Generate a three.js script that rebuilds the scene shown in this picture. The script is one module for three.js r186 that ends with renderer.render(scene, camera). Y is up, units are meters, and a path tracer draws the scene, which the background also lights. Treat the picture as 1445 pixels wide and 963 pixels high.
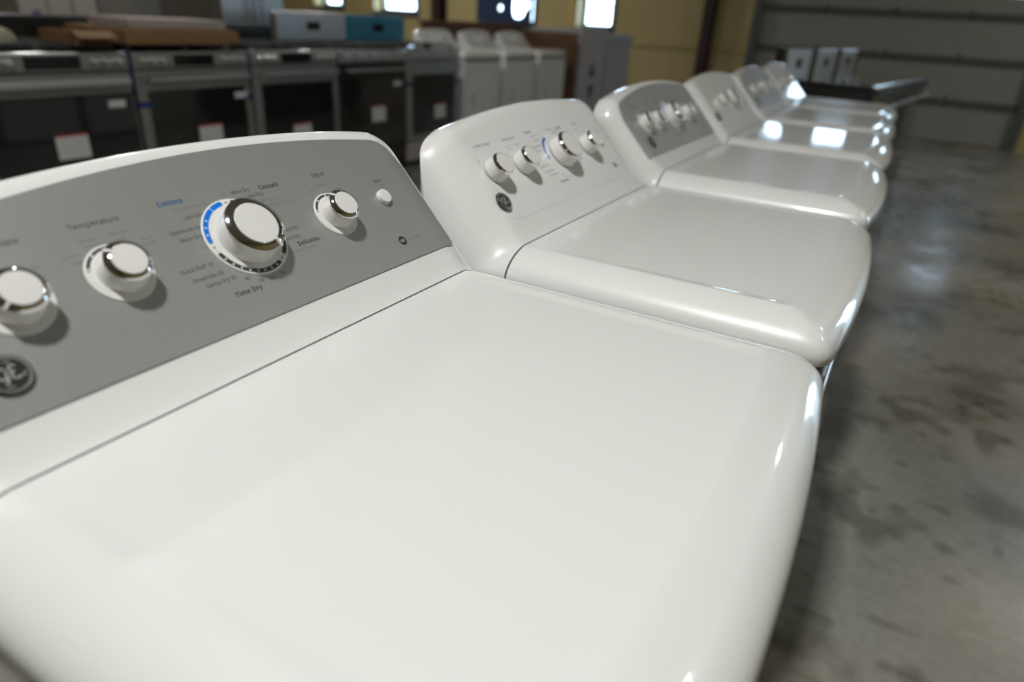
import * as THREE from 'three';
import { RoundedBoxGeometry } from 'three/addons/geometries/RoundedBoxGeometry.js';
import { mergeGeometries, mergeVertices } from 'three/addons/utils/BufferGeometryUtils.js';
import { RectAreaLightUniformsLib } from 'three/addons/lights/RectAreaLightUniformsLib.js';

// ---------------------------------------------------------------- camera, sky, exposure
// World: y up, metres. The row of laundry machines runs along -z, their fronts face +x.
const scene = new THREE.Scene();
const camera = new THREE.PerspectiveCamera(54.43, 1445 / 963, 0.02, 60);
camera.rotation.order = 'YXZ';
camera.position.set(-0.010, 1.2181, 0.0462);
camera.rotation.set(-0.452, 0.4994, 0.0607);
camera.focus = 0.80;
camera.userData.fStop = 2.4;
scene.add(camera);
const renderer = new THREE.WebGLRenderer();
renderer.toneMapping = THREE.LinearToneMapping;
renderer.toneMappingExposure = 1.27;
renderer.shadowMap.enabled = true;
RectAreaLightUniformsLib.init();
scene.background = new THREE.Color().setRGB(0.58, 0.80, 1.0);   // bright hazy daylight outside the windows
scene.backgroundIntensity = 7;

// ---------------------------------------------------------------- helpers
let seed = 7;
const rnd = () => { seed = (seed * 1664525 + 1013904223) >>> 0; return seed / 4294967296; };
const lerp = (a, b, t) => a + (b - a) * t;
const clamp = (v, a = 0, b = 1) => Math.min(b, Math.max(a, v));
const taken = {};
function numbered(n) { const k = (taken[n] = (taken[n] ?? -1) + 1); return k ? `${n}_${String(k).padStart(3, '0')}` : n; }
function merge(list) {
  const gs = list.map((g) => {
    const n = g.index ? g.toNonIndexed() : g.clone();
    for (const k of Object.keys(n.attributes)) if (!['position', 'normal', 'uv'].includes(k)) n.deleteAttribute(k);
    return n;
  });
  return gs.length === 1 ? gs[0] : mergeGeometries(gs);
}
function mesh(name, geo, mat, parent) {
  const m = new THREE.Mesh(Array.isArray(geo) ? merge(geo) : geo, mat);
  m.name = parent ? name : numbered(name);
  m.castShadow = m.receiveShadow = true;
  (parent ?? scene).add(m);
  return m;
}
function tag(o, label, category, group, kind) {
  Object.assign(o.userData, { label, category });
  if (group) o.userData.group = group;
  if (kind) o.userData.kind = kind;
  return o;
}
function thing(name, label, category, pos = [0, 0, 0], turn = 0, group) {
  const g = new THREE.Group(); g.name = numbered(name); g.position.set(...pos); g.rotation.y = turn; scene.add(g);
  return tag(g, label, category, group);
}
function copy(src, name, label, pos, turn = 0, group) {
  const c = src.clone(); c.name = numbered(name); c.position.set(...pos); c.rotation.y = turn; scene.add(c);
  c.userData = {}; return tag(c, label, src.userData.category, group ?? src.userData.group);
}
// box given by its corners
function box(x0, x1, y0, y1, z0, z1, r = 0.004, seg = 2) {
  const w = Math.abs(x1 - x0), h = Math.abs(y1 - y0), d = Math.abs(z1 - z0), rr = Math.min(r, w / 2.05, h / 2.05, d / 2.05);
  const g = r > 0 ? new RoundedBoxGeometry(w, h, d, seg, rr) : new THREE.BoxGeometry(w, h, d);
  g.translate((x0 + x1) / 2, (y0 + y1) / 2, (z0 + z1) / 2);
  return g;
}
function lathe(pts, seg = 40) { return new THREE.LatheGeometry(pts.map((p) => new THREE.Vector2(p[0], p[1])), seg); }
function tube(pts, r, seg = 24, rad = 10) { return new THREE.TubeGeometry(new THREE.CatmullRomCurve3(pts.map((p) => new THREE.Vector3(...p))), seg, r, rad); }
// surface from a grid of points; uvs optional
function gridGeo(nu, nv, fn) {
  const P = [], U = [], I = [];
  for (let j = 0; j <= nv; j++) for (let i = 0; i <= nu; i++) { const p = fn(i / nu, j / nv, i, j); P.push(p[0], p[1], p[2]); U.push(p[3] ?? i / nu, p[4] ?? j / nv); }
  const w = nu + 1;
  for (let j = 0; j < nv; j++) for (let i = 0; i < nu; i++) { const a = j * w + i, b = a + 1, c = a + w, d = c + 1; I.push(a, b, d, a, d, c); }
  const g = new THREE.BufferGeometry();
  g.setAttribute('position', new THREE.Float32BufferAttribute(P, 3)); g.setAttribute('uv', new THREE.Float32BufferAttribute(U, 2)); g.setIndex(I);
  g.computeVertexNormals();
  return g;
}
// tileable value noise
function noise2(size, seed0) {
  let s = seed0; const r = () => { s = (s * 1664525 + 1013904223) >>> 0; return s / 4294967296; };
  const t = new Float32Array(size * size).map(r);
  return (x, y) => {
    const x0 = Math.floor(x), y0 = Math.floor(y), fx = x - x0, fy = y - y0, u = fx * fx * (3 - 2 * fx), v = fy * fy * (3 - 2 * fy);
    const g = (a, b) => t[(((b % size) + size) % size) * size + (((a % size) + size) % size)];
    return lerp(lerp(g(x0, y0), g(x0 + 1, y0), u), lerp(g(x0, y0 + 1), g(x0 + 1, y0 + 1), u), v);
  };
}
function dataTex(n, fn, srgb = true, repeat = 1) {
  const d = new Uint8Array(n * n * 4);
  for (let y = 0; y < n; y++) for (let x = 0; x < n; x++) {
    const c = fn(x / n, y / n), k = (y * n + x) * 4;
    d[k] = clamp(c[0]) * 255; d[k + 1] = clamp(c[1]) * 255; d[k + 2] = clamp(c[2]) * 255; d[k + 3] = 255;
  }
  const t = new THREE.DataTexture(d, n, n); t.magFilter = THREE.LinearFilter; t.minFilter = THREE.LinearMipmapLinearFilter; t.generateMipmaps = true;
  t.wrapS = t.wrapT = THREE.RepeatWrapping; t.repeat.set(repeat, repeat); if (srgb) t.colorSpace = THREE.SRGBColorSpace; t.needsUpdate = true;
  return t;
}
function canvasTex(w, h, draw) {
  const c = document.createElement('canvas'); c.width = w; c.height = h; draw(c.getContext('2d'), w, h);
  const t = new THREE.CanvasTexture(c); t.colorSpace = THREE.SRGBColorSpace; t.magFilter = THREE.LinearFilter; return t;
}
const lin = (r, g, b) => new THREE.Color().setRGB(r, g, b);
const std = (c, roughness, metalness = 0, extra = {}) => new THREE.MeshStandardMaterial({ color: c, roughness, metalness, ...extra });
const phys = (c, roughness, extra = {}) => new THREE.MeshPhysicalMaterial({ color: c, roughness, ...extra });

// ---------------------------------------------------------------- materials
const nA = noise2(64, 11), nB = noise2(128, 23), nC = noise2(256, 37);
const fbm = (u, v, f) => nA(u * f, v * f) * 0.5 + nA(u * f * 2 + 9, v * f * 2) * 0.25 + nA(u * f * 4, v * f * 4 + 5) * 0.15 + nA(u * f * 8 + 3, v * f * 8) * 0.1;
const concreteTex = dataTex(1024, (u, v) => {
  const a = nA(u * 8, v * 8) * 0.5 + nA(u * 16 + 7, v * 16) * 0.3 + nA(u * 32, v * 32 + 5) * 0.2;
  const st = nA(u * 16 + 31, v * 16 + 17) * 0.58 + nB(u * 64 + 5, v * 64) * 0.42;      // blotchy stains
  const sm = nB(u * 64 + 3, v * 64 + 60), fine = nC(u * 256, v * 256);
  let k = 0.535 + (a - 0.5) * 0.2 + (fine - 0.5) * 0.045;
  k -= clamp((st - 0.57) * 5.5) * 0.12;
  k -= clamp((sm - 0.82) * 9) * 0.09;
  const warm = clamp((nA(u * 8 + 40, v * 8 + 3) - 0.35) * 2) * 0.022;
  return [k + warm, k + 0.004, k - 0.024 - warm * 0.6];
});
const concreteRough = dataTex(512, (u, v) => { const k = 0.17 + nA(u * 16 + 4, v * 16) * 0.2 + nB(u * 64, v * 64 + 9) * 0.12; return [k, k, k]; }, false);
const insulationBump = dataTex(512, (u, v) => { const k = nA(u * 8, v * 4) * 0.6 + nB(u * 32, v * 16) * 0.4; return [k, k, k]; }, false);
const cardTex = dataTex(256, (u, v) => { const k = 0.9 + (nB(u * 64, v * 8) - 0.5) * 0.1 + (nC(u * 128, v * 128) - 0.5) * 0.06; return [0.60 * k, 0.46 * k, 0.31 * k]; });
const woodTex = dataTex(256, (u, v) => { const k = 0.8 + (nB(u * 4, v * 64) - 0.5) * 0.4; return [0.52 * k, 0.37 * k, 0.25 * k]; });
const flakeBump = dataTex(512, (u, v) => { const k = nC(u * 256, v * 256); return [k, k, k]; }, false, 3);
const M = {
  enamel: phys(lin(0.795, 0.802, 0.785), 0.34, { clearcoat: 0.8, clearcoatRoughness: 0.045 }),
  plastic: phys(lin(0.78, 0.775, 0.755), 0.32, { clearcoat: 0.4, clearcoatRoughness: 0.1 }),
  shell: phys(lin(0.76, 0.76, 0.74), 0.4, { clearcoat: 0.4, clearcoatRoughness: 0.12 }),
  chrome: std(lin(0.72, 0.71, 0.70), 0.07, 1),
  steel: std(lin(0.50, 0.51, 0.53), 0.32, 0.9),
  steelDull: std(lin(0.36, 0.36, 0.35), 0.42, 0.8),
  blackGlass: phys(lin(0.012, 0.013, 0.016), 0.08, { clearcoat: 1, clearcoatRoughness: 0.04 }),
  blackEnamel: phys(lin(0.016, 0.017, 0.02), 0.25, { clearcoat: 0.6, clearcoatRoughness: 0.1 }),
  iron: std(lin(0.02, 0.02, 0.022), 0.6),
  knobSteel: std(lin(0.62, 0.60, 0.56), 0.28, 0.9),
  display: phys(lin(0.01, 0.012, 0.012), 0.12),
  blueFilm: phys(lin(0.02, 0.22, 0.36), 0.35, { clearcoat: 0.3 }),
  blueTape: std(lin(0.008, 0.03, 0.16), 0.5),
  paper: std(lin(0.62, 0.62, 0.62), 0.8),
  red: std(lin(0.45, 0.05, 0.03), 0.7),
  wrap: phys(lin(0.36, 0.36, 0.37), 0.22, { clearcoat: 0.5 }),
  card: std(0xffffff, 0.85, 0, { map: cardTex }),
  cardGrey: std(lin(0.42, 0.37, 0.345), 0.8),
  wood: std(0xffffff, 0.7, 0, { map: woodTex }),
  cartonWhite: std(lin(0.52, 0.50, 0.53), 0.75),
  navy: std(lin(0.03, 0.04, 0.09), 0.7),
  insulation: phys(lin(0.50, 0.41, 0.19), 0.5, { bumpMap: insulationBump, bumpScale: 0.012 }),
  redIron: std(lin(0.035, 0.018, 0.018), 0.55),
  doorSkin: std(lin(0.31, 0.305, 0.28), 0.55),
  doorRib: std(lin(0.10, 0.098, 0.093), 0.6),
  frame: std(lin(0.10, 0.11, 0.115), 0.5),
  reveal: std(lin(0.62, 0.44, 0.15), 0.6),
  glass: phys(lin(1, 1, 1), 0.02, { transmission: 1, thickness: 0, ior: 1.45 }),
  concrete: std(0xffffff, 1, 0, { map: concreteTex, roughnessMap: concreteRough, bumpMap: concreteRough, bumpScale: 0.0006 }),
  ceiling: std(lin(0.62, 0.61, 0.57), 0.7),
  lamp: std(lin(0.9, 0.9, 0.88), 0.4, 0, { emissive: lin(1, 0.96, 0.89), emissiveIntensity: 8 }),
  rubber: std(lin(0.03, 0.03, 0.03), 0.9),
};
for (const t of [concreteTex, concreteRough]) t.repeat.set(0.25, 0.25);   // uv in metres, 4 m tile

// ---------------------------------------------------------------- room shell
const ROOM = { x0: -13.5, x1: 6.5, z0: -11.1, z1: 5.5, h: 4.6 };
{
  const g = new THREE.BoxGeometry(20.8, 0.2, 17.4); g.translate(-3.5, -0.1, -2.8);
  const p = g.attributes.position, uv = g.attributes.uv;
  for (let i = 0; i < p.count; i++) uv.setXY(i, p.getX(i), p.getZ(i));
  tag(mesh('floor', g, M.concrete), 'stained grey polished concrete warehouse floor', 'floor', null, 'structure');
}
tag(mesh('ceiling', box(-13.9, 6.9, ROOM.h, ROOM.h + 0.2, -11.5, 5.9, 0), M.ceiling), 'plain light warehouse ceiling', 'ceiling', null, 'structure');
tag(mesh('wall_left', box(-13.9, -13.5, 0, ROOM.h, -11.5, 5.9, 0), M.insulation), 'yellow insulated side wall behind the ranges', 'wall', null, 'structure');
tag(mesh('wall_right', box(6.5, 6.9, 0, ROOM.h, -11.5, 5.9, 0), M.insulation), 'yellow insulated side wall across the open floor', 'wall', null, 'structure');
const BAY = { x0: 3.85, x1: 4.85, h: 2.5 };   // open bay in the end wall beside the closed door: the bluish daylight on the floor and on everything that faces +x
tag(mesh('trim_3', [box(BAY.x0 - 0.1, BAY.x0 + 0.002, 0, BAY.h + 0.1, -11.52, -11.06, 0.004), box(BAY.x1 - 0.002, BAY.x1 + 0.1, 0, BAY.h + 0.1, -11.52, -11.06, 0.004), box(BAY.x0, BAY.x1, BAY.h - 0.002, BAY.h + 0.1, -11.52, -11.06, 0.004)], M.frame), 'dark steel jambs round the open doorway', 'door frame', null, 'structure');
tag(mesh('ground', [box(6.9, 40, -0.12, -0.02, -40, 30, 0), box(-40, 6.9, -0.12, -0.02, -40, -11.5, 0)], std(lin(0.3, 0.29, 0.27), 0.9)), 'concrete yard outside the building', 'ground', null, 'structure');
tag(mesh('wall_back', box(-13.5, 6.5, 0, ROOM.h, 5.5, 5.9, 0), M.insulation), 'yellow insulated wall behind the near end of the row', 'wall', null, 'structure');
const DOOR = { x0: -2.34, x1: 1.23, h: 3.15 };
const WIN = [[-11.15, -10.43, 1.24, 2.3], [-9.59, -8.57, 1.21, 2.3], [-6.98, -6.06, 1.14, 2.3], [-5.24, -4.62, 1.15, 2.3]];
{
  const parts = [], zf = -11.1, zb = -11.5;
  let x = ROOM.x0;
  for (const [a, b, s, t] of WIN) {
    parts.push(box(x, a, 0, ROOM.h, zb, zf, 0), box(a, b, 0, s, zb, zf, 0), box(a, b, t, ROOM.h, zb, zf, 0));
    x = b;
  }
  parts.push(box(x, DOOR.x0, 0, ROOM.h, zb, zf, 0), box(DOOR.x0, DOOR.x1, DOOR.h, ROOM.h, zb, zf, 0), box(DOOR.x1, BAY.x0, 0, ROOM.h, zb, zf, 0), box(BAY.x0, BAY.x1, BAY.h, ROOM.h, zb, zf, 0), box(BAY.x1, ROOM.x1, 0, ROOM.h, zb, zf, 0));
  const w = tag(mesh('wall_far', parts, M.insulation), 'yellow insulated end wall with windows and an overhead door', 'wall', null, 'structure');
  // quilted seams of the insulation facing, held by horizontal girts
  for (const y of [0.96, 2.75]) for (const [a, b] of [[-13.4, -7.9], [-4.4, -3.1], [-2.85, DOOR.x0 - 0.02], [DOOR.x1 + 0.06, BAY.x0 - 0.12], [BAY.x1 + 0.12, 6.4]])
    if (!(y < 1.2 && a < -7)) mesh('girt', box(a, b, y - 0.035, y + 0.035, zf - 0.01, zf + 0.03, 0.015), M.insulation, w);
}
WIN.forEach(([a, b, s, t], i) => {
  const g = new THREE.Group(); g.name = `window_${i + 1}`; scene.add(g); g.position.set((a + b) / 2, s, -11.1);
  tag(g, ['small bright window high above the stacked ranges', 'wide bright window above the blue-filmed range', 'bright window partly hidden by dark blue covering', 'bright window above the tall white cartons'][i], 'window', null, 'structure');
  const w = (b - a) / 2, h = t - s, f = 0.05;
  const fr = [box(-w, -w + f, 0, h, -0.3, -0.22, 0.008), box(w - f, w, 0, h, -0.3, -0.22, 0.008), box(-w + f, w - f, 0, f, -0.3, -0.22, 0.008), box(-w + f, w - f, h - f, h, -0.3, -0.22, 0.008)];
  mesh('window_frame', fr, M.frame, g);
  mesh('pane', box(-w + f, w - f, f, h - f, -0.264, -0.260, 0), M.glass, g);
  mesh('reveal', box(-w - 0.16, -w - 0.02, -0.02, h, -0.02, 0.03, 0.01), M.reveal, g);     // yellow jamb flap beside the opening
  mesh('casing', [box(w, w + 0.07, -0.06, h, -0.01, 0.02, 0.005), box(-w - 0.02, w + 0.07, -0.08, 0, -0.01, 0.02, 0.005), box(-w - 0.02, -w, 0, h, -0.01, 0.02, 0.005)], M.frame, g);
});
// steel columns standing against the end wall
[[-3.0, 0.15, 'dark red steel column beside the overhead door'], [-7.95, 0.19, 'dark red steel column between the bright windows']].forEach(([x, w, l], i) => {
  const c = mesh(`trim_${i + 1}`, [box(x - w / 2, x + w / 2, 0, ROOM.h, -11.09, -11.075, 0.003), box(x - w / 2, x + w / 2, 0, ROOM.h, -10.86, -10.845, 0.003), box(x - 0.01, x + 0.01, 0, ROOM.h, -11.08, -10.85, 0.002)], M.redIron);
  tag(c, l, 'column', null, 'structure');
});
// overhead sectional door
{
  const d = new THREE.Group(); d.name = 'door_1'; d.position.set((DOOR.x0 + DOOR.x1) / 2, 0, -11.2); scene.add(d);
  tag(d, 'closed grey sectional overhead door in the end wall', 'door', null, 'structure');
  const hw = (DOOR.x1 - DOOR.x0) / 2, sh = 0.525;
  for (let k = 0; k < 6; k++) {
    const y0 = k * sh + 0.01, y1 = (k + 1) * sh - 0.006;
    const lip = box(-hw + 0.01, hw - 0.01, y1 - 0.01, y1 + 0.02, -0.045, -0.03, 0);   // tongue that closes the joint
    if (k !== 3) mesh('door_section', [box(-hw + 0.01, hw - 0.01, y0, y1, -0.05, 0, 0.006), lip], M.doorSkin, d);
    else {
      const cut = [lip], n = 4, pw = (2 * hw - 0.02) / n;
      for (let j = 0; j < n; j++) {
        const a = -hw + 0.01 + j * pw, b = a + pw, m = 0.24;
        cut.push(box(a, a + m, y0, y1, -0.05, 0, 0), box(b - m, b, y0, y1, -0.05, 0, 0), box(a + m, b - m, y0, y0 + 0.22, -0.05, 0, 0), box(a + m, b - m, y1 - 0.05, y1, -0.05, 0, 0));
        mesh('door_pane', box(a + m, b - m, y0 + 0.22, y1 - 0.05, -0.03, -0.026, 0), M.glass, d);
      }
      mesh('door_section', cut, M.doorSkin, d);
    }
    if (k) for (let j = 0; j < 4; j++) {   // reinforcing struts along each joint, hinges between them
      const a = -hw + 0.03 + j * (2 * hw - 0.06) / 4, b = a + (2 * hw - 0.06) / 4;
      mesh('strut', box(a + 0.04, b - 0.04, k * sh - 0.035, k * sh + 0.03, -0.002, 0.05, 0.006), M.doorRib, d);
      if (j) mesh('hinge', box(a - 0.025, a + 0.025, k * sh - 0.06, k * sh + 0.06, -0.002, 0.012, 0.003), M.doorRib, d);
    }
  }
  for (let j = 0; j <= 4; j++) { const a = -hw + 0.035 + j * (2 * hw - 0.07) / 4; mesh('stile', box(a - 0.03, a + 0.03, 0.02, 1.56, -0.004, 0.004, 0.001), M.doorSkin, d); }
  mesh('bottom_seal', box(-hw + 0.005, hw - 0.005, 0, 0.03, -0.045, -0.005, 0.004), M.rubber, d);
  for (const s of [-1, 1]) mesh('track', box(s * hw - 0.05, s * hw + 0.05, 0, DOOR.h, 0.06, 0.14, 0.006), M.frame, d);
}

// ---------------------------------------------------------------- ceiling lamps
[[[-0.42, 4.05, 0.52], 425, 'square white ceiling lamp hanging over the nearest dryer'], [[2.9, 4.05, -3.4], 100, 'square white ceiling lamp hanging over the open floor'],
  [[-5.9, 4.05, -3.6], 300, 'square white ceiling lamp hanging behind the first ranges'], [[3.0, 4.05, -8.0], 170, 'square white ceiling lamp hanging before the overhead door'],
  [[-7.4, 4.05, -8.2], 300, 'square white ceiling lamp hanging before the bright windows']].forEach(([lp, power, label]) => {
  const l = thing('ceiling_lamp', label, 'lamp', lp, 0, 'ceiling lamps');
  mesh('housing', box(-0.16, 0.16, 0.02, 0.1, -0.16, 0.16, 0.01), M.shell, l);
  mesh('hanger', box(-0.02, 0.02, 0.1, 0.56, -0.02, 0.02, 0), M.shell, l);
  mesh('lamp_lens', box(-0.13, 0.13, 0.0, 0.02, -0.13, 0.13, 0.004), M.lamp, l);
  const r = new THREE.RectAreaLight(new THREE.Color().setRGB(1, 0.995, 0.965), power, 0.24, 0.24);
  r.position.set(0, -0.012, 0); r.rotation.x = -Math.PI / 2; r.castShadow = true; l.add(r);
});

// ---------------------------------------------------------------- laundry machines
const W = 0.69, Z0 = 0.045, C = (W + Z0) / 2, HW = (W - Z0) / 2, H = 0.92, XG = -0.46, XB = -0.64, SK = 0.868;   // top spans Z0..W along the row
const prof = (t) => 0.28 * t + 0.72 * (1 - Math.sqrt(Math.max(0, 1 - Math.pow(t, 2.4))));
const rzAt = () => 0.052;
function capGeo() {
  const p = 5, rx = 0.062, hg = 0.04, cols = [], rows = [];
  const n = 12, flat = 14;
  for (let i = 0; i <= n; i++) cols.push([-1, Math.cos(i / n * Math.PI / 2)]);            // near edge, a from 1 to 0
  const fw = W - Z0 - 2 * 0.052, near = [1, 2, 3, 4, 5, 6, 7, 8, 9, 10].map((k) => k * 0.0025 / fw);
  for (const t of near) cols.push([0, t]);
  for (let i = 1; i < flat; i++) cols.push([0, lerp(0.025 / fw, 1 - 0.025 / fw, i / flat)]);
  for (const t of near.slice().reverse()) cols.push([0, 1 - t]);
  for (let i = 0; i <= n; i++) cols.push([1, Math.sin(i / n * Math.PI / 2)]);
  const nx = 16;
  const fl = -rx - XG, q = 0.026 / fl;
  for (let j = 0; j <= nx; j++) rows.push([0, lerp(0, 1 - q, j / nx)]);
  for (let j = 1; j <= 10; j++) rows.push([0, 1 - q + q * j / 10]);
  for (let j = 1; j <= n; j++) rows.push([1, Math.sin(j / n * Math.PI / 2)]);
  const fn = (_, __, i, j) => {
    const [side, av] = cols[i], [rb, bv] = rows[j], a = side ? av : 0, b = rb ? bv : 0;
    const m = Math.max(a, b), s = m > 0 ? m / Math.pow(a ** p + b ** p, 1 / p) : 0;
    let xl = rb ? 0 : bv;
    const xr = rb ? -rx : lerp(XG + 0.0015, -rx, xl), rz = rzAt(xr);
    let zr;
    if (side < 0) zr = Z0 + rz - a * s * rz; else if (side > 0) zr = W - rz + a * s * rz; else zr = lerp(Z0 + rz, W - rz, av);
    const bow = -0.018 * ((zr - C) / HW) ** 2, k = rb ? 1 : xl;
    // the middle of the top is pressed a little below its rim
    const ds = Math.min(zr - Z0, W - zr) - 0.053, df = -rx - xr - 0.001, e = clamp(0.5 + 0.5 * (ds - df) / 0.02), dm = lerp(ds, df, e) - 0.02 * e * (1 - e);
    const st = clamp(dm / 0.02), fade = clamp((xr - XG) / 0.09);
    const rec = b > 0 || a > 0 ? 0 : 0.0019 * st * st * (3 - 2 * st) * fade * fade * (3 - 2 * fade);
    return [xr + b * s * rx + bow * k, H - hg * prof(m) - rec, -zr];
  };
  const nu = cols.length - 1, nv = rows.length - 1;
  const top = gridGeo(nu, nv, fn);
  // skirt round near side, front and far side, and a short wall along the console gap
  const loop = [];
  for (let j = 0; j <= nv; j++) loop.push(fn(0, 0, 0, j));
  for (let i = 1; i <= nu; i++) loop.push(fn(0, 0, i, nv));
  for (let j = nv - 1; j >= 0; j--) loop.push(fn(0, 0, nu, j));
  const L = loop.length - 1;
  const skirt = gridGeo(L, 3, (u, v, i, j) => {
    const q = loop[i], cx = -0.23, cz = -C, ins = [0, 0, 0.003, 0.02][j], y = [q[1], SK + 0.003, SK, SK][j];
    return [q[0] - Math.sign(q[0] - cx) * (q[0] > -0.1 ? ins : 0), y, q[2] - Math.sign(q[2] - cz) * ins];
  });
  const back = gridGeo(nu, 1, (u, v, i, j) => { const q = fn(0, 0, i, 0); return [q[0], j ? q[1] : SK, q[2]]; });
  const g = mergeVertices(merge([top, skirt].map((x) => { x.deleteAttribute('normal'); return x; })), 1e-5);
  g.computeVertexNormals();
  return merge([g, back]);
}
const STYLE = { grey: { rz: 0.045, rc: 0.03, sh: 0.02, bk: 0.012 }, white: { rz: 0.075, rc: 0.075, sh: 0.06, bk: 0.04 } };
const plateTop = (z) => 0.1855 - 0.38 * (z - C) ** 2 + 0.03 * (z - C);
function consoleY(x, zr, st) {
  const S = STYLE[st], d = Math.min(zr - Z0, W - zr);
  const w = clamp((XG - 0.004 - x) / 0.05), rz = lerp(0.052, S.rz, w * w * (3 - 2 * w));
  const base = H - 0.04 * prof(clamp(1 - d / rz));
  const ac = clamp(1 - d / S.rc), sh = S.sh * (1 - Math.sqrt(1 - ac * ac));
  const xi = x + sh;
  let h;
  if (xi > -0.463) h = 0; else if (xi > -0.493) { const t = (-0.463 - xi) / 0.03; h = 0.0184 * t + 0.0066 * t * t; } else h = 0.025 + 1.054 * (-0.493 - xi);
  const hc = 0.025 + 0.725 * plateTop(zr) + 0.0085 - 0.3 * clamp(-0.63 - x, 0, 1);
  const k = 0.012, e = clamp(0.5 + 0.5 * (hc - h) / k);
  h = lerp(hc, h, e) - k * e * (1 - e);
  return base + Math.max(0, h);
}
function consoleGeo(st) {
  const nz = 72, xs = [], S = STYLE[st];
  const x0 = XG - 0.0015;
  for (let i = 0; i <= 8; i++) xs.push(lerp(x0, -0.50, i / 8));
  for (let i = 1; i <= 10; i++) xs.push(lerp(-0.50, -0.59, i / 10));
  for (let i = 1; i <= 18; i++) xs.push(lerp(-0.59, XB, i / 18));
  const zOf = (u) => Z0 + (W - Z0) * (0.5 - 0.5 * Math.cos(Math.PI * u));
  const xOf = (x, z) => { const ac = clamp(1 - Math.min(z - Z0, W - z) / S.rc), xb = XB + S.bk * (1 - Math.sqrt(1 - ac * ac)); return x0 + (x - x0) * (xb - x0) / (XB - x0); };
  const P = (x, z) => { const q = xOf(x, z); return [q, consoleY(q, z, st), -z]; };
  const top = gridGeo(nz, xs.length - 1, (u, v, i, j) => P(xs[j], zOf(u)));
  top.setIndex(Array.from(top.index.array).reverse());
  const loop = [];
  for (let j = 0; j < xs.length; j++) loop.push(P(xs[j], Z0));
  for (let i = 1; i <= nz; i++) loop.push(P(XB, zOf(i / nz)));
  for (let j = xs.length - 2; j >= 0; j--) loop.push(P(xs[j], W));
  const skirt = gridGeo(loop.length - 1, 1, (u, v, i, j) => [loop[i][0], j ? SK : loop[i][1], loop[i][2]]);
  const fr = gridGeo(nz, 1, (u, v, i, j) => [x0, j ? consoleY(x0, zOf(u), st) : SK, -zOf(u)]);
  for (const g of [top, skirt]) g.deleteAttribute('normal');
  const g = mergeVertices(merge([top, skirt]), 1e-5); g.computeVertexNormals();
  return merge([g, fr]);
}
// printed face plate lying on the sloped console; zr from 0.03 to 0.66, s upwards along the slope
const PZ0 = 0.073, PZ1 = 0.662, PS = 0.2;
const UPV = new THREE.Vector3(-0.688, 0.725, 0), NRM = new THREE.Vector3(0.725, 0.688, 0), RIGHT = new THREE.Vector3(0, 0, -1);
function plateGeo(st, lift, z0, z1, top0, cr) {
  return gridGeo(60, 24, (u, v) => {
    const z = lerp(z0, z1, u), d = Math.min(z - z0, z1 - z);
    let st1 = plateTop(z) + top0;
    if (d < cr) st1 -= cr - Math.sqrt(cr * cr - (cr - d) ** 2);
    const s0 = d < 0.006 ? 0.006 - Math.sqrt(0.006 ** 2 - (0.006 - d) ** 2) : 0;
    const s = lerp(s0, st1, v), x = -0.493 - s * 0.688;
    const y = consoleY(x, z, st), e = 1e-3;
    const n = new THREE.Vector3((consoleY(x - e, z, st) - y) / e, 1, (consoleY(x, z + e, st) - consoleY(x, z - e, st)) / (2 * e)).normalize();
    return [x + n.x * lift, y + n.y * lift, -z + n.z * lift, (z - PZ0) / (PZ1 - PZ0), s / PS];
  });
}
const PX = 2048, PPM = PX / (PZ1 - PZ0), PY = Math.round(PS * PPM);
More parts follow.
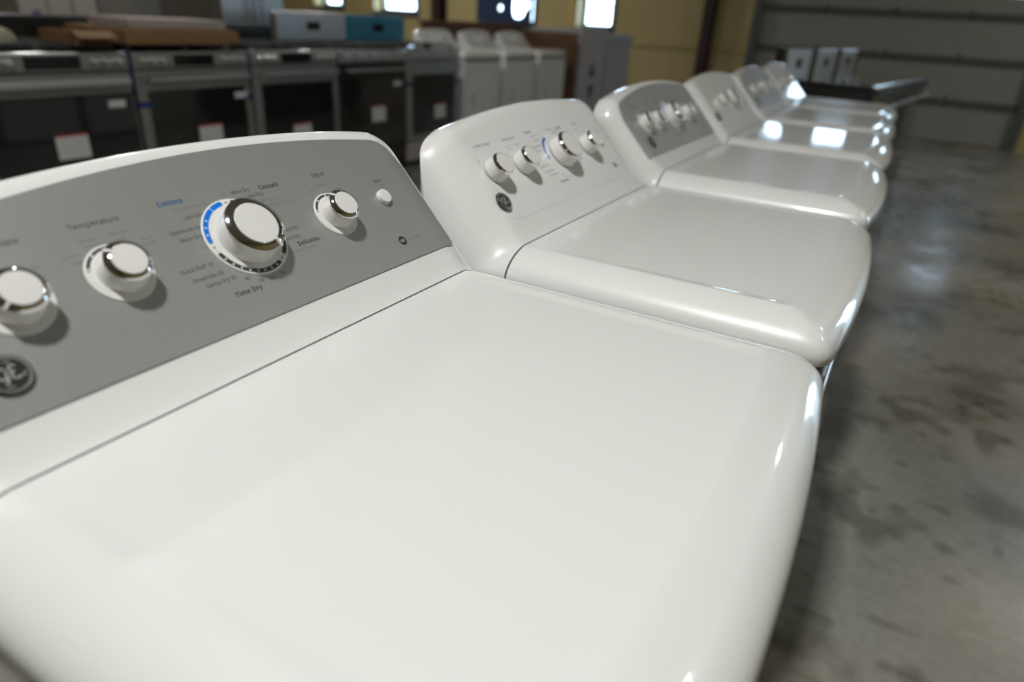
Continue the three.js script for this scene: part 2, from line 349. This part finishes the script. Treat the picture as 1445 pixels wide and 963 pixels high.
function panelTex(base, ink, kn, shiftZ, grey) {
  return canvasTex(PX, PY, (c) => {
    c.fillStyle = base; c.fillRect(0, 0, PX, PY);
    if (grey) { let s = 5; const r = () => { s = (s * 1664525 + 1013904223) >>> 0; return s / 4294967296; };
      for (let i = 0; i < 16000; i++) { const k = r(); c.fillStyle = k > 0.5 ? 'rgba(255,255,255,0.05)' : 'rgba(0,0,0,0.05)'; c.fillRect(r() * PX, r() * PY, 2 + r() * 2, 2 + r() * 2); } }
    const X = (z) => (z + shiftZ - PZ0) * PPM, Y = (s) => PY - s * PPM;
    const tx = (t, s, z, mm, col = ink, bold = false, al = 'center') => { c.font = `${bold ? 'bold ' : ''}${(mm / 1000 * PPM).toFixed(1)}px sans-serif`; c.fillStyle = col; c.textAlign = al; c.textBaseline = 'middle'; c.fillText(t, X(z), Y(s)); };
    const soft = grey ? '#66676680' : '#55555590';
    tx('Extended Tumble', 0.133, 0.168, 7.2, ink);
    tx('Temperature', 0.134, 0.2555, 7.4, ink);
    tx('Delicates', 0.1205, 0.2700, 4.6, soft); tx('Low', 0.1155, 0.2690, 4.2, soft);
    tx('Casuals', 0.1205, 0.2420, 4.8, soft); tx('Medium', 0.1145, 0.2445, 4.4, soft);
    tx('Cottons', 0.1095, 0.2225, 4.8, soft); tx('High', 0.1035, 0.2245, 4.4, soft);
    tx('Fluff', 0.1095, 0.2885, 4.8, soft); tx('No Heat', 0.1045, 0.2885, 4.0, soft);
    tx('Off', 0.108, 0.139, 4.6, soft); tx('On', 0.108, 0.196, 4.6, soft);
    tx('Cottons', 0.138, 0.3285, 7.0, '#2a5cb0', true);
    tx('Extended Tumble', 0.1295, 0.3470, 4.8, soft);
    tx('Less Dry', 0.1195, 0.3420, 5.6); tx('Optimum Dry', 0.1075, 0.3275, 5.6); tx('More Dry', 0.0985, 0.3265, 5.6); tx('Off', 0.0860, 0.3333, 4.8, soft);
    tx('Quick Fluff 10', 0.0690, 0.3135, 5.6); tx('Dewrinkle 20', 0.0580, 0.3185, 5.6); tx('Damp Dry 30', 0.0500, 0.3275, 5.6); tx('40', 0.0450, 0.3535, 5.8);
    tx('50', 0.0385, 0.3660, 5.6); tx('60', 0.0370, 0.3790, 5.6); tx('70', 0.0385, 0.3930, 5.6);
    tx('Time Dry', 0.0325, 0.3470, 7.2, ink, true);
    tx('Off', 0.1350, 0.3850, 5, soft); tx('More Dry', 0.1345, 0.4061, 5.6); tx('Less Dry', 0.1270, 0.4190, 5.6); tx('Casuals', 0.1340, 0.4420, 7.0, ink, true);
    tx('Damp Dry', 0.1195, 0.4330, 4.8, soft); tx('Extended Tumble', 0.1125, 0.4420, 4.6, soft);
    tx('More Dry', 0.0810, 0.4330, 5.6); tx('Less Dry', 0.0710, 0.4290, 5.6); tx('Delicates', 0.0625, 0.4460, 7.0, ink, true); tx('Extended Tumble', 0.0555, 0.4345, 4.6, soft);
    tx('Signal', 0.1350, 0.5148, 7.2); tx('Medium', 0.1215, 0.5098, 4.8, soft); tx('Off', 0.1165, 0.4900, 4.8, soft); tx('Loud', 0.1130, 0.5310, 4.8, soft);
    tx('Start', 0.1100, 0.5976, 6.6); tx('Push to Start', 0.1035, 0.5935, 4.2, soft);
    // small round mark and maker's line at lower right
    const bx = X(0.575), by = Y(0.0265), br = 0.0062 * PPM;
    c.fillStyle = ink; c.beginPath(); c.arc(bx, by, br, 0, 7); c.fill();
    c.font = `bold ${br * 1.0}px sans-serif`; c.fillStyle = '#d8d8d4'; c.textAlign = 'center'; c.fillText('HE', bx, by);
    tx('SensorDry', 0.0255, 0.585, 5.2, soft, false, 'left');
    if (!grey) {   // dial arc printed straight on the white console
      const dx = X(kn), dy = Y(0.084), R = 0.036 * PPM;
      c.lineCap = 'round'; c.lineWidth = 0.006 * PPM; c.strokeStyle = '#2f6fd0'; c.beginPath(); c.arc(dx, dy, R, Math.PI * 0.98, Math.PI * 1.42); c.stroke();
    }
  });
}
const dialTex = canvasTex(512, 512, (c) => {
  c.fillStyle = '#e4e4e0'; c.fillRect(0, 0, 512, 512);
  const R = 256 * 0.905, arc = (a, b, col, w = 30) => { c.lineCap = 'round'; c.lineWidth = w; c.strokeStyle = col; c.beginPath(); c.arc(256, 256, R, a, b); c.stroke(); };
  const D = Math.PI / 180, dot = (a, r, col) => { c.fillStyle = col; c.beginPath(); c.arc(256 + R * Math.cos(a), 256 + R * Math.sin(a), r, 0, 7); c.fill(); };
  arc(186 * D, 262 * D, '#1478e0'); for (const a of [196, 208, 220]) dot(a * D, 6.5, '#d6ecff');
  c.strokeStyle = '#d6ecff'; c.lineWidth = 5; c.beginPath(); c.moveTo(256 + R * 0.92 * Math.cos(243 * D), 256 + R * 0.92 * Math.sin(243 * D)); c.lineTo(256 + R * 1.1 * Math.cos(243 * D), 256 + R * 1.1 * Math.sin(243 * D)); c.stroke();
  dot(176 * D, 6, '#333'); arc(163 * D, 66 * D, '#3a3a3a', 1); c.lineCap = 'round';
  c.lineWidth = 27; c.strokeStyle = '#3b3b3b'; c.beginPath(); c.arc(256, 256, R, 66 * D, 163 * D); c.stroke();
  for (const a of [155, 143, 131, 119, 107, 96, 84, 72]) dot(a * D, 7, '#dcdcd8');
  dot(56 * D, 6, '#333'); c.beginPath(); c.arc(256, 256, R, 5 * D, 44 * D); c.stroke(); dot(272 * D, 6, '#333'); c.beginPath(); c.arc(256, 256, R, 283 * D, 350 * D); c.stroke();
});
const dialSmallTex = canvasTex(256, 256, (c) => {
  c.fillStyle = '#e2e2de'; c.fillRect(0, 0, 256, 256);
  const D = Math.PI / 180; c.lineWidth = 13; c.lineCap = 'round'; c.strokeStyle = '#48484a'; c.beginPath(); c.arc(128, 128, 113, 200 * D, 310 * D); c.stroke();
  c.fillStyle = '#d8d8d4'; for (const a of [202, 236, 272, 308]) { c.beginPath(); c.arc(128 + 113 * Math.cos(a * D), 128 + 113 * Math.sin(a * D), 6, 0, 7); c.fill(); }
});
const badgeTex = canvasTex(256, 256, (c) => {
  c.fillStyle = '#4b4b4b'; c.fillRect(0, 0, 256, 256);
  c.strokeStyle = '#d9d7cf'; c.lineWidth = 7; c.beginPath(); c.arc(128, 128, 108, 0, 7); c.stroke();
  c.lineWidth = 6; c.lineCap = 'round';
  for (let k = 0; k < 4; k++) { c.save(); c.translate(128, 128); c.rotate(k * Math.PI / 2 + 0.3); c.beginPath(); c.arc(0, -92, 16, 0.3, 2.7); c.stroke(); c.restore(); }
  c.lineWidth = 10; c.strokeStyle = '#efeee6';
  c.beginPath(); c.moveTo(116, 92); c.bezierCurveTo(80, 60, 52, 110, 76, 142); c.bezierCurveTo(96, 166, 120, 148, 118, 122); c.bezierCurveTo(112, 150, 120, 176, 92, 180); c.stroke();
  c.beginPath(); c.moveTo(176, 86); c.bezierCurveTo(142, 66, 130, 110, 156, 120); c.bezierCurveTo(126, 130, 136, 182, 184, 158); c.stroke();
});
const MP = {
  plateGrey: phys(0xffffff, 0.42, { metalness: 0.55, map: panelTex('#a9aaa8', '#3f4044', 0, 0, true), bumpMap: flakeBump, bumpScale: 0.00006 }),
  plateWhite: phys(0xffffff, 0.34, { map: panelTex('#e6e7e5', '#5c5c5c', 0.38, -0.006, false), clearcoat: 0.8, clearcoatRoughness: 0.045 }),
  dial: phys(0xffffff, 0.35, { map: dialTex }), dialSmall: phys(0xffffff, 0.35, { map: dialSmallTex }),
  badge: phys(0xffffff, 0.3, { metalness: 0.6, map: badgeTex, clearcoat: 0.6 }),
};
function discUV(g, R) { const p = g.attributes.position, uv = g.attributes.uv; for (let i = 0; i < p.count; i++) uv.setXY(i, 0.5 + p.getX(i) / (2 * R), 0.5 + p.getY(i) / (2 * R)); return g; }
const toZ = (g) => g.rotateX(Math.PI / 2);   // lathe axis y -> z
const knobCache = {};
// a round control knob: white body, chrome bevelled ring with a white pointer, flat white cap, optional printed dial plate
function knob(parent, st, zr, s, R, h, point, skirtR, skirtMat) {
  const key = [st, R, h, skirtR].join();
  const K = knobCache[key] ??= {
    body: toZ(lathe([[0, 0.0005], [R * 1.06, 0.0005], [R * 1.06, 0.002], [R * 1.0, h * 0.74], [R * 0.9, h * 0.76], [0, h * 0.76]])),
    ring: toZ(lathe([[R * 0.6, h * 0.72], [R * 1.0, h * 0.735], [R * 1.035, h * 0.77], [R * 1.035, h * (st === 'grey' ? 0.88 : 0.83)], [R * (st === 'grey' ? 0.79 : 0.9), h * 0.985], [R * (st === 'grey' ? 0.76 : 0.87), h * 0.985], [R * 0.7, h * 0.9]], 48)),
    cap: toZ(lathe([[R * (st === 'grey' ? 0.765 : 0.875), h * 0.9], [R * (st === 'grey' ? 0.765 : 0.875), h * 0.985], [R * (st === 'grey' ? 0.74 : 0.85), h], [0, h * 1.005]])),
    skirt: skirtR ? discUV(toZ(lathe([[0, 0.0012], [skirtR * 0.97, 0.0012], [skirtR, 0.0006], [skirtR, -0.001]], 64)), skirtR) : null,
  };
  const k = mesh('knob', K.body, M.plastic, parent);
  const x = -0.493 - s * 0.688, y = consoleY(x, zr, st);
  const m = new THREE.Matrix4().makeBasis(RIGHT, UPV, NRM);
  k.quaternion.setFromRotationMatrix(m); k.position.set(x, y, -zr).addScaledVector(NRM, 0.0016);
  mesh('chrome_ring', K.ring, M.chrome, k).userData.label = 'chrome ring round the knob';
  mesh('cap', K.cap, M.plastic, k);
  if (skirtR) mesh('dial_plate', K.skirt, skirtMat, k);
  const pg = box(R * 0.72, R * 1.05, -R * 0.055, R * 0.055, h * 0.8, h * 0.99, 0.0006); pg.rotateZ(point);
  if (st === 'grey') { const b = new THREE.BoxGeometry(R * 0.34, R * 0.12, h * 0.05); b.rotateY(Math.atan2(h * 0.105, R * 0.245)); b.translate(R * 0.91, 0, h * 0.94); b.rotateZ(point); mesh('pointer', b, M.plastic, k); }
  else mesh('pointer', pg, M.chrome, k);
  return k;
}
function roundOn(parent, name, geo, mat, st, zr, s, lift = 0.0016) {
  const o = mesh(name, geo, mat, parent), x = -0.493 - s * 0.688;
  o.quaternion.setFromRotationMatrix(new THREE.Matrix4().makeBasis(RIGHT, UPV, NRM));
  o.position.set(x, consoleY(x, zr, st), -zr).addScaledVector(NRM, lift);
  return o;
}
const CAP = capGeo(), CONSOLE = { grey: consoleGeo('grey'), white: consoleGeo('white') };
const PLATE = { grey: plateGeo('grey', 0.0014, PZ0, PZ1, 0, 0.032), white: plateGeo('white', 0.0003, 0.13, 0.60, -0.02, 0.03) };
const BUTTON = toZ(lathe([[0, 0.0058], [0.0085, 0.0056], [0.0095, 0.0048], [0.0098, 0]]));
const BADGE = discUV(toZ(lathe([[0, 0.0032], [0.0125, 0.0028], [0.0142, 0.0034], [0.0155, 0.0022], [0.0158, 0]], 48)), 0.0158);
function machine(name, label, category, st, pos, group, layout) {
  const t = thing(name, label, category, pos, 0, group);
  mesh('cabinet', [box(XB + 0.004, -0.034, 0.03, 0.862, -0.682, -Z0 - 0.008, 0.012), box(-0.625, -0.03, 0.86, 0.872, -0.675, -Z0 - 0.015, 0)], M.shell, t);
  mesh('front_panel', box(-0.04, -0.024, 0.09, 0.83, -0.680, -Z0 - 0.010, 0.007, 3), M.shell, t);
  mesh('front_trim', box(-0.04, -0.017, 0.838, 0.858, -0.678, -Z0 - 0.012, 0.006, 3), M.steelDull, t);
  const d = mesh('door', box(-0.03, -0.015, 0.24, 0.72, -0.58, -0.155, 0.007, 3), M.enamel, t);
  mesh('handle', box(-0.018, -0.006, 0.44, 0.56, -0.19, -0.17, 0.005), M.steel, d);
  mesh('toe_panel', box(-0.05, -0.03, 0.03, 0.085, -0.67, -Z0 - 0.02, 0.003), M.shell, t);
  for (const [x, z] of [[-0.08, -0.10], [-0.08, -0.63], [-0.58, -0.10], [-0.58, -0.63]]) mesh('foot', [new THREE.CylinderGeometry(0.018, 0.022, 0.032, 16).translate(x, 0.016, z)], M.rubber, t);
  mesh('top_panel', CAP, M.enamel, t);
  const c = mesh('console', CONSOLE[st], M.plastic, t);
  if (st === 'grey') { c.material = M.enamel; mesh('face_plate', PLATE.grey, MP.plateGrey, c).userData.label = 'silver grey face plate with printed settings'; }
  else { c.material = M.enamel; if (layout.print) mesh('face_plate', PLATE.white, MP.plateWhite, c).userData.label = 'white face with printed settings'; }
  for (const k of layout.knobs) knob(t, st, ...k);
  if (layout.button) roundOn(t, 'start_button', BUTTON, M.plastic, st, layout.button, 0.0865);
  if (layout.badge) roundOn(t, 'badge', BADGE, MP.badge, st, layout.badge, 0.034).userData.label = 'round dark metal maker badge';
  return t;
}
const greyLayout = { knobs: [
  [0.168, 0.085, 0.0185, 0.024, 3.75, 0.0275, MP.dialSmall], [0.2505, 0.085, 0.0185, 0.024, 2.35, 0.0275, MP.dialSmall],
  [0.380, 0.086, 0.0292, 0.026, -1.15, 0.0435, MP.dial], [0.5035, 0.083, 0.0185, 0.024, 2.2, 0.0275, MP.dialSmall]], button: 0.589, badge: 0.1375 };
const whiteLayout = { print: true, knobs: [[0.152, 0.084, 0.0195, 0.026, 3.9], [0.240, 0.084, 0.0195, 0.026, 2.2], [0.385, 0.083, 0.0285, 0.029, 3.4], [0.499, 0.083, 0.0195, 0.026, 2.6]], button: 0.565, badge: 0.126 };
const plainLayout = { print: false, knobs: [[0.28, 0.084, 0.0195, 0.026, 2.2], [0.40, 0.083, 0.0285, 0.029, 3.4]], badge: 0.126 };
const ROW = 'laundry machines in the white row', PITCH = 0.70;
const m1 = machine('clothes_dryer', 'white clothes dryer with grey console at the free end of the row', 'dryer', 'grey', [0, 0, 0], ROW, greyLayout);
const m2 = machine('clothes_dryer', 'white clothes dryer with all white console and blue dial arc', 'dryer', 'white', [0, -0.006, -PITCH], ROW, whiteLayout);
copy(m1, 'clothes_dryer', 'white machine with grey console, third along the row from its free end', [-0.012, 0, -2 * PITCH], 0, ROW);
const m4 = machine('washing_machine', 'white machine with white console and big dial, fourth along the row', 'washing machine', 'white', [-0.03, 0, -3 * PITCH], ROW, plainLayout);
copy(m1, 'clothes_dryer', 'white machine with grey console, fifth along the row from its free end', [-0.05, 0, -4 * PITCH], 0, ROW);
copy(m4, 'washing_machine', 'last white machine of the row, beside the black ranges', [-0.07, 0, -5 * PITCH], 0, ROW);

// ---------------------------------------------------------------- kitchen ranges
const RW = 0.756;
function rangeParts(t, o) {
  mesh('body', [box(-0.64, -0.03, 0.06, 0.925, -RW + 0.004, -0.004, 0.006), box(-0.6, -0.08, 0.0, 0.06, -RW + 0.04, -0.04, 0)], o.black ? M.blackEnamel : o.side ?? M.blackEnamel, t);
  mesh('cooktop', box(-0.645, -0.004, 0.925, 0.953, -RW, 0, 0.01, 3), M.blackGlass, t);
  if (o.grates !== false) for (const k of [0, 1]) {
    const z0 = -0.04 - k * 0.345, z1 = z0 - 0.33, g = [], y0 = 0.97, y1 = 0.982;
    for (const z of [z0, (z0 + z1) / 2, z1]) g.push(box(-0.58, -0.07, y0, y1, z - 0.006, z + 0.006, 0.003));
    for (const x of [-0.58, -0.45, -0.325, -0.2, -0.07]) g.push(box(x - 0.006, x + 0.006, y0, y1, z1, z0, 0.003));
    for (const [x, z] of [[-0.58, z0], [-0.58, z1], [-0.07, z0], [-0.07, z1]]) g.push(box(x - 0.008, x + 0.008, 0.952, y0 + 0.004, z - 0.008, z + 0.008, 0.002));
    mesh('grate', g, M.iron, t);
    for (const x of [-0.45, -0.2]) mesh('burner', lathe([[0, 0.018], [0.034, 0.016], [0.04, 0.006], [0.05, 0]], 24).translate(x, 0.9525, (z0 + z1) / 2), M.iron, t);
  }
  const cp = mesh('control_panel', box(-0.035, 0.012, 0.862, 0.95, -RW + 0.002, -0.002, 0.01, 3), o.front, t);
  if (o.disp) mesh('display', box(0.010, 0.0145, 0.876, 0.936, -0.50, -0.24, 0.003), M.display, cp);
  for (const z of o.disp ? [0.06, 0.115, 0.17, 0.57, 0.63, 0.69] : [0.09, 0.23, 0.378, 0.52, 0.665]) {
    const kg = lathe([[0, 0.03], [0.015, 0.029], [0.018, 0.025], [0.02, 0.004], [0.023, 0]], 24).rotateZ(-Math.PI / 2).translate(0.012, 0.906, -z);
    mesh('knob', kg, o.knob ?? M.knobSteel, t);
  }
  const d = mesh('oven_door', box(-0.03, 0.008, 0.225, 0.856, -RW + 0.003, -0.003, 0.01, 3), o.front, t);
  mesh('window', box(0.004, 0.0105, 0.275, 0.755, -RW + (o.rim ?? 0.06), -(o.rim ?? 0.06), 0.004), M.blackGlass, d);
  mesh('handle', [tube([[0.055, 0.814, -0.05], [0.055, 0.814, -RW + 0.05]], o.wrap ? 0.024 : 0.014, 8, 14), box(0, 0.055, 0.806, 0.822, -0.085, -0.065, 0.003), box(0, 0.055, 0.806, 0.822, -RW + 0.065, -RW + 0.085, 0.003)], o.wrap ? M.wrap : o.handle ?? M.steel, d);
  mesh('drawer', box(-0.03, 0.006, 0.065, 0.215, -RW + 0.003, -0.003, 0.01, 3), o.drawer ?? o.front, t);
  if (o.sticker) {
    const s = mesh('sticker', box(0.0105, 0.0115, o.sticker[1] - 0.12, o.sticker[1], -o.sticker[0] - 0.16, -o.sticker[0], 0), M.paper, t);
    s.userData.label = 'white paper notice with red heading';
    mesh('sticker_heading', box(0.0113, 0.0119, o.sticker[1] - 0.010, o.sticker[1], -o.sticker[0] - 0.16, -o.sticker[0], 0), M.red, s);
  }
  if (o.tag) mesh('price_tag', box(0.0105, 0.0125, 0.685, 0.72, -o.tag - 0.09, -o.tag, 0), M.paper, t);
  if (o.back) {
    const h = o.backH ?? 1.175;
    const b = mesh('backguard', box(-0.665, -0.60, 0.92, h, -RW + 0.002, -0.002, 0.02, 4), o.back, t);
    if (o.backSide) for (const z of [0, -RW + 0.07]) mesh('end_cap', box(-0.667, -0.594, 0.92, h + 0.003, z - 0.07, z, 0.006), o.backSide, b);
    mesh('clock_display', box(-0.602, -0.597, h - 0.125, h - 0.065, -0.45, -0.31, 0.002), M.display, b);
  }
  if (o.film) mesh('film_strip', [box(-0.03, 0.0125, 0.74, 0.955, -RW - 0.001, -RW + 0.012, 0.002)], M.blueTape, t);
  if (o.tape) for (const [a, b] of [[-0.075, -0.001], [-RW + 0.001, -RW + 0.05]]) mesh('tape', box(-0.02, 0.0135, 0.672, 0.70, a, b, 0.001), M.blueTape, t);
  return t;
}
const XS = -3.64, RG = 'kitchen ranges in the long row';
const ranges = [
  ['bubble-wrapped handle and knobs around a dark display, beside cardboard', { front: M.steelDull, disp: true, wrap: true, rim: 0.015, sticker: [0.30, 0.575], tag: 0.60, film: true, grates: true }],
  ['cardboard sheets lying over its cooktop', { front: M.steelDull, disp: true, rim: 0.055, sticker: [0.34, 0.55], tag: 0.62, tape: true, film: true }],
  ['plain open cooktop, next to the cardboard', { front: M.steelDull, disp: true, rim: 0.06, sticker: [0.30, 0.49], film: true }],
  ['steel backguard and black door, beside the blue-filmed range', { front: M.blackEnamel, disp: false, rim: 0.02, sticker: [0.33, 0.55], back: M.steel, tag: 0.6 }],
  ['bright blue film over its backguard', { front: M.steel, disp: false, rim: 0.07, sticker: [0.38, 0.51], back: M.blueFilm, tape: true, drawer: M.cardGrey }],
];
ranges.forEach(([l, o], i) => {
  const t = thing('kitchen_range', `steel and black kitchen range with ${l}`, 'range', [XS, 0, -1.462 - 0.77 * i], 0, RG);
  if (i === 3) { o.front = M.blackEnamel; }
  rangeParts(t, o);
  if (i === 3) t.getObjectByName('control_panel').material = M.steel;
});
// the black ranges beyond the white row, turned a little
for (let k = 0; k < 3; k++) {
  const a = -0.122, z = -5.03 - 0.755 * k, x = -0.26 + 0.0935 * k;
  const t = thing('black_range', ['black range with steel backguard right behind the last white machine', 'middle black range with steel backguard by the overhead door', 'black range with steel backguard closest to the overhead door'][k], 'range', [x, 0, z], a, 'black ranges by the overhead door');
  rangeParts(t, { front: M.blackEnamel, black: true, handle: M.steelDull, knob: M.blackEnamel, disp: false, rim: 0.06, back: M.steel, backSide: M.blackEnamel, backH: 1.135, grates: false });
}
// second row behind: one black range with a low backguard
rangeParts(thing('black_range', 'black range with low backguard standing behind the front row of ranges', 'range', [-4.62, 0, -2.22]), { front: M.blackEnamel, black: true, disp: false, back: M.blackEnamel, backH: 1.07, grates: false });
// stainless appliance behind the third range
{
  const t = thing('refrigerator', 'tall stainless refrigerator with twin doors above a black drawer, behind the third range', 'refrigerator', [-4.75, 0, -3.72]);
  mesh('cabinet', box(-0.75, -0.06, 0.02, 1.74, -0.62, 0, 0.01), M.steelDull, t);
  for (const k of [0, 1]) { const d = mesh('door', box(-0.055, 0, 1.045, 1.74, -0.308 - k * 0.312, -k * 0.312, 0.012, 3), M.steel, t); mesh('handle', tube([[0.045, 1.08, -0.27 - k * 0.08], [0.045, 1.6, -0.27 - k * 0.08]], 0.012, 6), M.steel, d); }
  mesh('freezer_drawer', box(-0.055, 0, 0.08, 1.03, -0.62, 0, 0.012, 3), M.blackEnamel, t);
}
// cartons standing further back
[[-6.5, -3.16, 0.22, 1.9], [-6.5, -3.39, 0.195, 1.9], [-6.5, -3.6, 0.2, 1.9]].forEach(([x, z, w, h], i) => {
  const t = thing('tall_carton', ['pale tall carton with blue mark, first of three behind the ranges', 'pale tall carton between two like it behind the ranges', 'pale tall carton beside the grey cabinets behind the ranges'][i], 'carton', [x, 0, z], 0, 'tall cartons behind the ranges');
  mesh('carton_body', box(-0.6, 0, 0, h, -w, 0, 0.004), M.cardGrey, t);
  mesh('flap', [box(-0.6, 0.002, h, h + 0.004, -w, -w / 2 - 0.003, 0), box(-0.6, 0.002, h, h + 0.004, -w / 2 + 0.003, 0, 0)], M.cardGrey, t);
  if (!i) mesh('printed_mark', box(0, 0.002, 1.0, 1.06, -0.16, -0.09, 0), M.blueTape, t);
});
for (let k = 0; k < 2; k++) {
  const t = thing('grey_cabinet', ['grey steel appliance cabinet beside the tall cartons', 'grey steel appliance cabinet beside the stainless refrigerator'][k], 'cabinet', [-6.0, 0, -3.82 - 0.52 * k]);
  mesh('body', box(-0.6, -0.02, 0, 1.5, -0.48, 0, 0.01), M.doorSkin, t);
  mesh('door', box(-0.02, 0.0, 0.08, 1.48, -0.475, -0.005, 0.008), M.doorSkin, t);
  mesh('handle', tube([[0.03, 0.95, -0.43], [0.03, 1.3, -0.43]], 0.01, 6), M.steel, t);
}

// ---------------------------------------------------------------- white washers continuing the range row
const w0 = copy(m4, 'washing_machine', 'white washing machine next to the range with blue film', [XS, 0, -5.385], 0, 'white washers after the ranges');
copy(m4, 'washing_machine', 'white washing machine in the middle of three after the ranges', [XS, 0, -6.125], 0, 'white washers after the ranges');
copy(m4, 'washing_machine', 'white washing machine against the brown wooden partition', [XS, 0, -6.865], 0, 'white washers after the ranges');
{
  const t = thing('wooden_partition', 'brown wooden partition round the back and end of the white washers', 'partition', [-4.42, 0, -5.9]);
  mesh('back_board', box(-0.03, 0, 0, 1.13, -1.9, 0.1, 0.003), M.wood, t);
  mesh('end_board', box(0.003, 0.80, 0, 1.10, -1.84, -1.80, 0.003), M.wood, t);
  mesh('cap_rail', box(-0.05, 0.02, 1.13, 1.16, -1.95, 0.12, 0.004), M.wood, t);
}
const emblemTex = canvasTex(256, 512, (c) => {
  c.fillStyle = '#bfbcc0'; c.fillRect(0, 0, 256, 512);
  c.fillStyle = '#3a3f52'; c.beginPath(); c.moveTo(128, 110); c.lineTo(185, 215); c.quadraticCurveTo(128, 245, 71, 215); c.fill();
  c.beginPath(); c.moveTo(128, 410); c.lineTo(185, 300); c.quadraticCurveTo(128, 270, 71, 300); c.fill();
});
[[-7.90, 0.75, 1.14, 'white carton printed with a dark pointed emblem'], [-8.74, 0.80, 1.10, 'white carton with pale blue tape beside the yellow wall']].forEach(([z, w, h, l], i) => {
  const t = thing('appliance_carton', l, 'carton', [XS, 0, z]);
  mesh('carton_body', box(-0.7, 0, 0, h - 0.13, -w, 0, 0.004), M.cartonWhite, t);
  mesh('lid', box(-0.706, 0.006, h - 0.13, h, -w - 0.005, 0.005, 0.006), M.cartonWhite, t);
  if (!i) mesh('emblem', new THREE.PlaneGeometry(0.42, 0.84).rotateY(Math.PI / 2).translate(0.0015, 0.56, -w / 2), std(0xffffff, 0.75, 0, { map: emblemTex }), t);
  else for (const g of [box(0, 0.0025, 0.5, 0.97, -0.06, -0.02, 0), box(0.006, 0.008, 1.0, 1.08, -w + 0.1, -0.1, 0)]) mesh('tape', g, std(lin(0.4, 0.45, 0.62), 0.4), t);
});
// dark covering hanging before the third window
{
  const sh = new THREE.Shape(); sh.moveTo(-0.62, 0.0); sh.lineTo(0.5, -0.02); sh.lineTo(0.5, 1.2); sh.lineTo(-0.62, 1.2); sh.closePath();
  const hole = (pts) => { const h = new THREE.Path(); h.setFromPoints(new THREE.CatmullRomCurve3(pts.map(([x, y]) => new THREE.Vector3(x, y, 0)), true).getPoints(40).map((p) => new THREE.Vector2(p.x, p.y))); sh.holes.push(h); };
  hole([[0.16, 0.1], [0.3, 0.1], [0.36, 0.2], [0.44, 0.3], [0.34, 0.4], [0.28, 0.5], [0.3, 0.9], [0.1, 0.9], [0.14, 0.5], [0.12, 0.25]]);
  hole([[-0.17, 0.2], [-0.11, 0.2], [-0.1, 0.26], [-0.17, 0.27]]);
  const g = new THREE.ExtrudeGeometry(sh, { depth: 0.012, bevelEnabled: false, curveSegments: 12 });
  const o = mesh('window_covering', g, std(lin(0.03, 0.05, 0.11), 0.4)); o.position.set(-6.55, 1.14, -11.04);
  tag(o, 'dark blue torn covering hanging in front of a bright window', 'covering');
}

// ---------------------------------------------------------------- packing left on the ranges
{
  const t = thing('cardboard_stack', 'flat brown cardboard sheets stacked on the second range', 'cardboard', [-3.75, 0.9825, -2.26]);
  mesh('cardboard_sheet', box(-0.50, 0.06, 0, 0.075, -0.72, 0.0, 0.004), M.card, t);
  mesh('cardboard_sheet', box(-0.40, -0.02, 0.078, 0.125, -0.70, -0.08, 0.004), M.cardGrey, t);
}
{
  const t = thing('open_carton', 'open orange-brown carton tray on the first range', 'carton', [-3.72, 0.9825, -2.0]);
  const w = 0.20, d = 0.30, h = 0.06;
  mesh('carton_tray', [box(-d, 0, 0, 0.005, -w, 0, 0), box(-0.005, 0, 0.005, h, -w, 0, 0), box(-d, -d + 0.005, 0.005, h, -w, 0, 0), box(-d, 0, 0.005, h, -0.005, 0, 0), box(-d, 0, 0.005, h, -w, -w + 0.005, 0)], M.card, t);
  const f = mesh('flap', box(0, 0.07, 0, 0.004, -w, 0, 0), M.card, t); f.position.set(-0.004, h, 0); f.rotation.z = -0.45;
}
{
  const t = thing('packing_cushion', 'rounded beige packing cushion with yellow-green band on the first range', 'cushion', [-3.93, 0.9825, -1.66]);
  const g = gridGeo(28, 16, (u, v) => { const a = u * Math.PI * 2, b = v * Math.PI / 2, sq = (c) => Math.sign(c) * Math.abs(c) ** 0.6; return [0.13 * sq(Math.cos(a)) * Math.cos(b) ** 0.5, 0.075 * Math.sin(b), -0.16 * sq(Math.sin(a)) * Math.cos(b) ** 0.5]; });
  mesh('cushion_pad', g, std(lin(0.36, 0.34, 0.27), 0.8), t);
  mesh('band', box(0.06, 0.10, 0, 0.058, -0.12, 0.12, 0.01), std(lin(0.36, 0.36, 0.08), 0.7), t);
}
{
  const t = thing('foam_block', 'small white foam block behind the beige packing cushion', 'foam', [-4.17, 0.9825, -1.68]);
  mesh('foam_body', [box(-0.07, 0.07, 0, 0.11, -0.13, 0.05, 0.025, 4), box(-0.05, 0.05, 0.1, 0.125, -0.08, 0.0, 0.01)], M.paper, t);
}

renderer.render(scene, camera);
